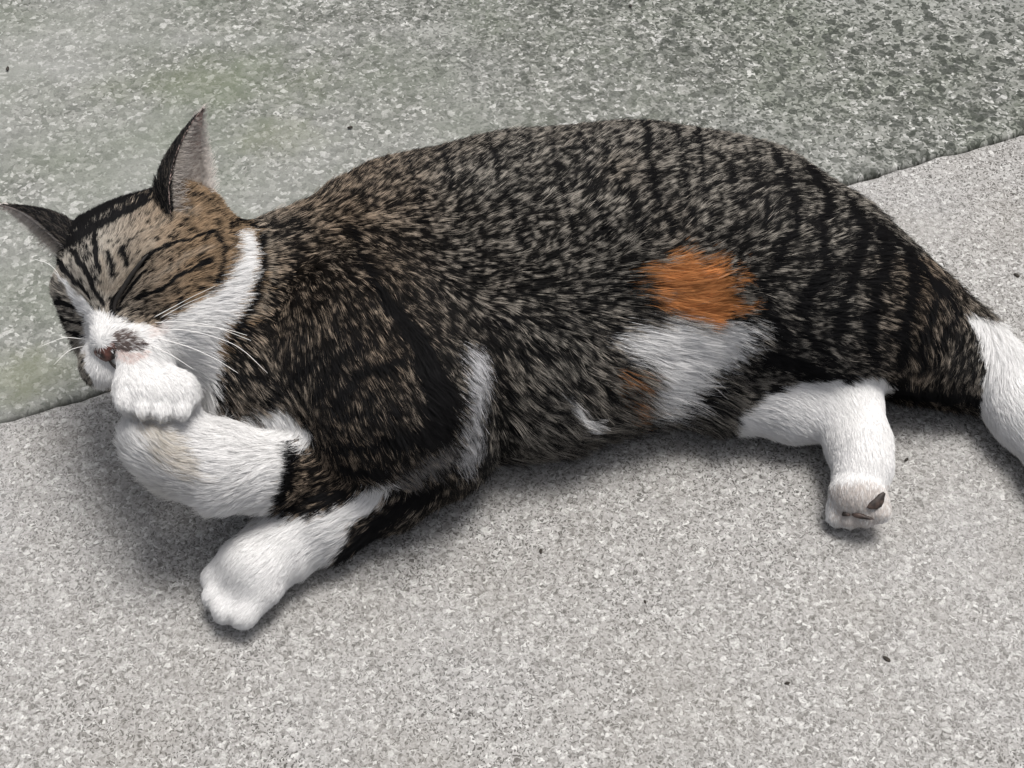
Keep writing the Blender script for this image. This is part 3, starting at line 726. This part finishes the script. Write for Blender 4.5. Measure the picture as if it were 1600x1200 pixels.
def ear(base, tip, opening, rad, arc, seed, label):
    """a rolled leaf: the arc of a cone, thickened, open towards `opening`"""
    axis = tip - base; L = np.linalg.norm(axis); ax = axis / L
    op = norm(opening - ax * (opening @ ax)); sd = np.cross(ax, op)
    nu, nv = 15, 14; V = []; F = []
    def pt(u, v, off):
        a = u * arc * (1 - .25 * v); r = rad * ((1 - max(v, 0)) ** .80 + .02) * (1 + .10 * math.sin(math.pi * v)) + off * (1 - v * .85)
        lean = op * rad * .35 * v * v
        return base + ax * L * (v + .0 * u) + (-op * math.cos(a) + sd * math.sin(a)) * r + lean + op * rad * .25 * (1 - v)
    for off in (0, -.0014):
        for j in range(nv):
            for i in range(nu):
                V.append(pt(-1 + 2 * i / (nu - 1), -.40 + 1.40 * j / (nv - 1), off))
    N = nu * nv; q = lambda s, j, i: s * N + j * nu + i
    for j in range(nv - 1):
        for i in range(nu - 1):
            F.append((q(0, j, i), q(0, j, i + 1), q(0, j + 1, i + 1), q(0, j + 1, i)))
    OUTER = len(F)
    for j in range(nv - 1):
        for i in range(nu - 1):
            F.append((q(1, j, i), q(1, j + 1, i), q(1, j + 1, i + 1), q(1, j, i + 1)))
    for j in range(nv - 1):
        F.append((q(0, j, 0), q(0, j + 1, 0), q(1, j + 1, 0), q(1, j, 0)))
        F.append((q(0, j, nu - 1), q(1, j, nu - 1), q(1, j + 1, nu - 1), q(0, j + 1, nu - 1)))
    for i in range(nu - 1):
        F.append((q(0, nv - 1, i), q(0, nv - 1, i + 1), q(1, nv - 1, i + 1), q(1, nv - 1, i)))
    V = np.array(V); F = np.array(F)
    o = link_mesh('ear', V, F, MAT_EAR, cat); o['label'] = label
    o.data.materials.append(MAT_LID)
    for k in range(OUTER): o.data.polygons[k].material_index = 1
    axc = base[None] + ax[None] * ((V - base) @ ax)[:, None]
    rv = norm(V - axc + op * 1e-5)
    outs, cols, rads, nrms = [], [], [], []
    def fur(faces, sign, dens, ln, colfn, spread, along):
        fi, W = sample(V, faces, dens); qd = faces[fi]
        root = (V[qd] * W[:, :, None]).sum(1)
        a, b, c, d = (V[faces[:, k]] for k in range(4)); fn = norm(np.cross(c - a, d - b)); n_ = fn[fi]
        ref = (rv[qd] * W[:, :, None]).sum(1); n_ = n_ * np.sign((n_ * ref).sum(1, keepdims=True)) * sign
        flow = norm(ax[None] * along + rng.normal(0, spread, root.shape) + op * (.0 if sign > 0 else .8))
        l = ln * rng.uniform(.6, 1.2, len(root)); v = ((root - base) @ ax) / L
        l = l * np.clip(1.15 - v, .35, 1)
        p, own = grow(root, n_, norm(flow - n_ * (flow * n_).sum(1, keepdims=True)), l, np.full(len(root), .55 if sign > 0 else .6), 4, .2, .2, .6, .08)
        c_ = colfn(root, v, rng.random(len(root)))
        outs.append(p); cols.append(np.repeat(c_[:, None], 4, 1)); nrms.append(norm(n_ + (np.array((0, 0, 1.)) if sign < 0 else np.array((0, 0, .3)))))
        rads.append(np.full((len(root), 1), .00010) * np.linspace(1, .35, 4)[None])
    dk = lambda r, v, x: C_DARK * (.8 + 1.2 * x[:, None]) + (x > .88)[:, None] * np.array((.10, .085, .07))
    inn = lambda r, v, x: np.array((.80, .74, .69)) * (.75 + .3 * x[:, None])
    fur(F[:OUTER], 1, 3.2e6, .0042, dk, .25, 1.0)
    fur(F[OUTER:2 * OUTER], -1, 2.4e6, .0095, inn, .40, .7)
    # rim: pale hairs along both edges
    rim = F[2 * OUTER:2 * OUTER + 2 * (nv - 1)]
    fur(rim[1::2] if seed else rim[0::2], 1, 2.2e7, .0095, inn, .40, .7)
    fur(rim[0::2] if seed else rim[1::2], 1, 8e6, .0025, inn if not seed else dk, .25, .8)
    link_fur('ear_fur', np.concatenate(outs), np.concatenate(cols), np.concatenate(rads), np.concatenate(nrms), MAT_FUR, o)
    return o
vh = lambda px, py, h: P(px, py, h)
eb = H(.029, -.006, .024)
def at_depth(px, py, ref):
    """the point on the line of (px, py) at the same distance from the lens as ref"""
    d = FWD + RIGHT * (px - 800) / FPX - UPV * (py - 600) / FPX
    return CAM + d * ((ref - CAM) @ FWD)
e1b = at_depth(282, 296, H(.029, -.006, .026)); e1t = at_depth(305, 166, H(.034, -.016, .060))
ear(e1b, e1t, view_vec(.78, -.25, .62), .0128, 1.60, 1, 'upright ear with black back and pale inner hair')
e2b = at_depth(92, 366, H(-.029, -.006, .024)); e2t = at_depth(2, 311, H(-.05, -.016, .045))
ear(e2b, e2t, view_vec(-.35, -.80, .25), .0098, 1.6, 0, 'ear pointing sideways with black back and pale rim')

def lid(pts, r, n=24, out=.0016, name='closed_eye'):
    pp = np.array([on_body(x, y, out)[0] for x, y in spline(pts, n)])
    k = np.ones(5) / 5; sm = pp.copy()
    for c in range(3): sm[2:-2, c] = np.convolve(pp[:, c], k, 'valid')
    return link_mesh(name, *tube(sm, r * .5, r * .3, 6, r), MAT_LID, cat)
lid([(178, 488), (182, 468), (201, 440), (221, 412), (232, 400)], .0011, 24, .0024)
link_mesh('mouth', *tube(spline([H(0, .0560, -.0140), H(.0008, .0555, -.0185), H(.006, .0555, -.0262), H(.013, .0525, -.0282), H(.020, .044, -.0270)], 20), .0004, .0003, 6, .0008), MAT_LID, cat)

def nose():
    c = H(0, .0548, -.0108); V = []; F = []; nu, nv = 16, 10
    for j in range(nv + 1):
        b = -1 + 2 * j / nv                     # -1 bottom (at the lip) .. 1 top
        wid = .0056 * (1 - .62 * max(0, -b) ** 1.2) * math.sqrt(max(0, 1 - (max(0, b)) ** 4)) + .0004
        for i in range(nu + 1):
            a = -1 + 2 * i / nu
            nostril = math.exp(-((abs(a) - .62) ** 2) / .02 - ((b + .25) ** 2) / .06)
            f = .0030 * math.sqrt(max(0, 1 - a * a * .9)) * math.sqrt(max(0, 1 - (b * .9) ** 2)) - .0016 * nostril
            V.append(c + HL * wid * a + HU * b * .0042 + HF * (f - .0012 + b * -.0012))
    for j in range(nv):
        for i in range(nu):
            k = j * (nu + 1) + i; F.append((k, k + 1, k + nu + 2, k + nu + 1))
    o = link_mesh('nose', V, F, MAT_NOSE, cat); o['label'] = 'small reddish brown nose'
    md = o.modifiers.new('thick', 'SOLIDIFY'); md.thickness = .002; md.offset = -1
nose()

def whisker(pts, lift0, lift1, r=.00022):
    """from the whisker pad outwards; heights run from the pad's own depth towards the viewer"""
    a, _ = on_body(*pts[0], 0.0)
    sp = spline(pts, 16); base = (a - CAM) @ FWD; path = []
    for i, (x, y) in enumerate(sp):
        d = FWD + RIGHT * (x - 800) / FPX - UPV * (y - 600) / FPX; t = i / 15
        path.append(CAM + d * (base - lift0 * math.sin(t * math.pi / 2) - lift1 * t))
    return link_mesh('whisker', *tube(path, r, r * .35, 5), MAT_WHISKER, cat)
for pts in ([(240, 504), (285, 503), (333, 510), (392, 532)], [(246, 516), (290, 516), (340, 528), (378, 546), (418, 583)], [(244, 528), (292, 541), (335, 560), (372, 583)],
            [(236, 540), (268, 555), (302, 577)], [(240, 496), (270, 480), (300, 464), (336, 447)], [(250, 497), (290, 475), (330, 458)],
            [(246, 510), (300, 508), (350, 514), (386, 524)]):
    whisker(pts, .012, .004)
for pts in ([(128, 520), (112, 480), (92, 430), (75, 412), (54, 405)], [(132, 530), (100, 528), (66, 540)], [(134, 540), (108, 548), (84, 570)]):
    whisker(pts, .004, .002, .00018)

def pad(px, py, w, h, ang, out=.001, name='toe_pad'):
    c, n_ = on_body(px, py, out); ca_, sa = math.cos(ang), math.sin(ang)
    s1 = norm(RIGHT - n_ * (RIGHT @ n_)); s2 = np.cross(n_, s1); a = s1 * ca_ + s2 * sa; b = -s1 * sa + s2 * ca_
    V = []; F = []; nu, nv = 12, 5
    for j in range(nv + 1):
        th = j / nv * math.pi / 2
        for i in range(nu):
            ph = 2 * math.pi * i / nu; wob = 1 + .18 * math.sin(3 * ph + px)
            V.append(c + (a * math.cos(ph) * w * wob + b * math.sin(ph) * h * wob) * math.cos(th) + n_ * (math.sin(th) * .0014 - .0006))
    for j in range(nv):
        for i in range(nu): F.append((j * nu + i, j * nu + (i + 1) % nu, (j + 1) * nu + (i + 1) % nu, (j + 1) * nu + i))
    link_mesh(name, V, F, MAT_PAD, cat)
pad(1370, 784, .0052, .0026, .75, .0010); pad(1346, 806, .0052, .0013, -.15, .0010); pad(1322, 802, .0022, .0012, .4, .0010)

# ------------------------------------------------------------------ crumbs of dirt on the pavement
MAT_CRUMB = plain('dark_dirt', [(.3, (.012, .010, .008)), (.7, (.05, .042, .034))], 700, .9)
for k, (px, py, r, lab) in enumerate((
        (845, 862, .0012, 'tiny dark crumb of dirt on pale pavement below the cat\'s belly'),
        (1385, 1030, .0014, 'tiny dark crumb on pavement at lower right of the photo'),
        (1416, 719, .0014, 'tiny dark crumb beside the cat\'s bent white hind foot'),
        (1588, 431, .0016, 'dark crumb on pavement at the right edge above the stretched leg'),
        (12, 108, .0016, 'dark crumb on green pavement at the left edge'),
        (547, 200, .0015, 'dark crumb on green pavement between upright ear and cat\'s back'),
        (1008, 941, .0010, 'tiny dark crumb on bare pavement in the lower middle'),
        (1230, 1068, .0012, 'tiny brown crumb near the bottom edge right of the middle'),
        (985, 10, .0013, 'tiny dark crumb at the top edge of the green pavement'))):
    bm = bmesh.new(); bmesh.ops.create_icosphere(bm, subdivisions=2, radius=1)
    sc_ = np.array((r * rng.uniform(.9, 1.5), r * rng.uniform(.5, .8), r * .45)); a0 = rng.random() * 6
    for v in bm.verts:
        p_ = np.array(v.co) * sc_ * (1 + .5 * (vnoise(np.array(v.co)[None] + k * 7, 1.6, 5)[0] - .5))
        v.co = (p_[0] * math.cos(a0) - p_[1] * math.sin(a0), p_[0] * math.sin(a0) + p_[1] * math.cos(a0), p_[2])
    m2 = bpy.data.meshes.new('dirt_crumb'); bm.to_mesh(m2); bm.free(); m2.materials.append(MAT_CRUMB)
    o = bpy.data.objects.new('dirt_crumb', m2); COL.objects.link(o); o.location = P(px, py, 0) + np.array((0, 0, r * .3))
    o['label'] = lab; o['category'] = 'crumb'; o['group'] = 'crumbs of dirt scattered on the pavement'
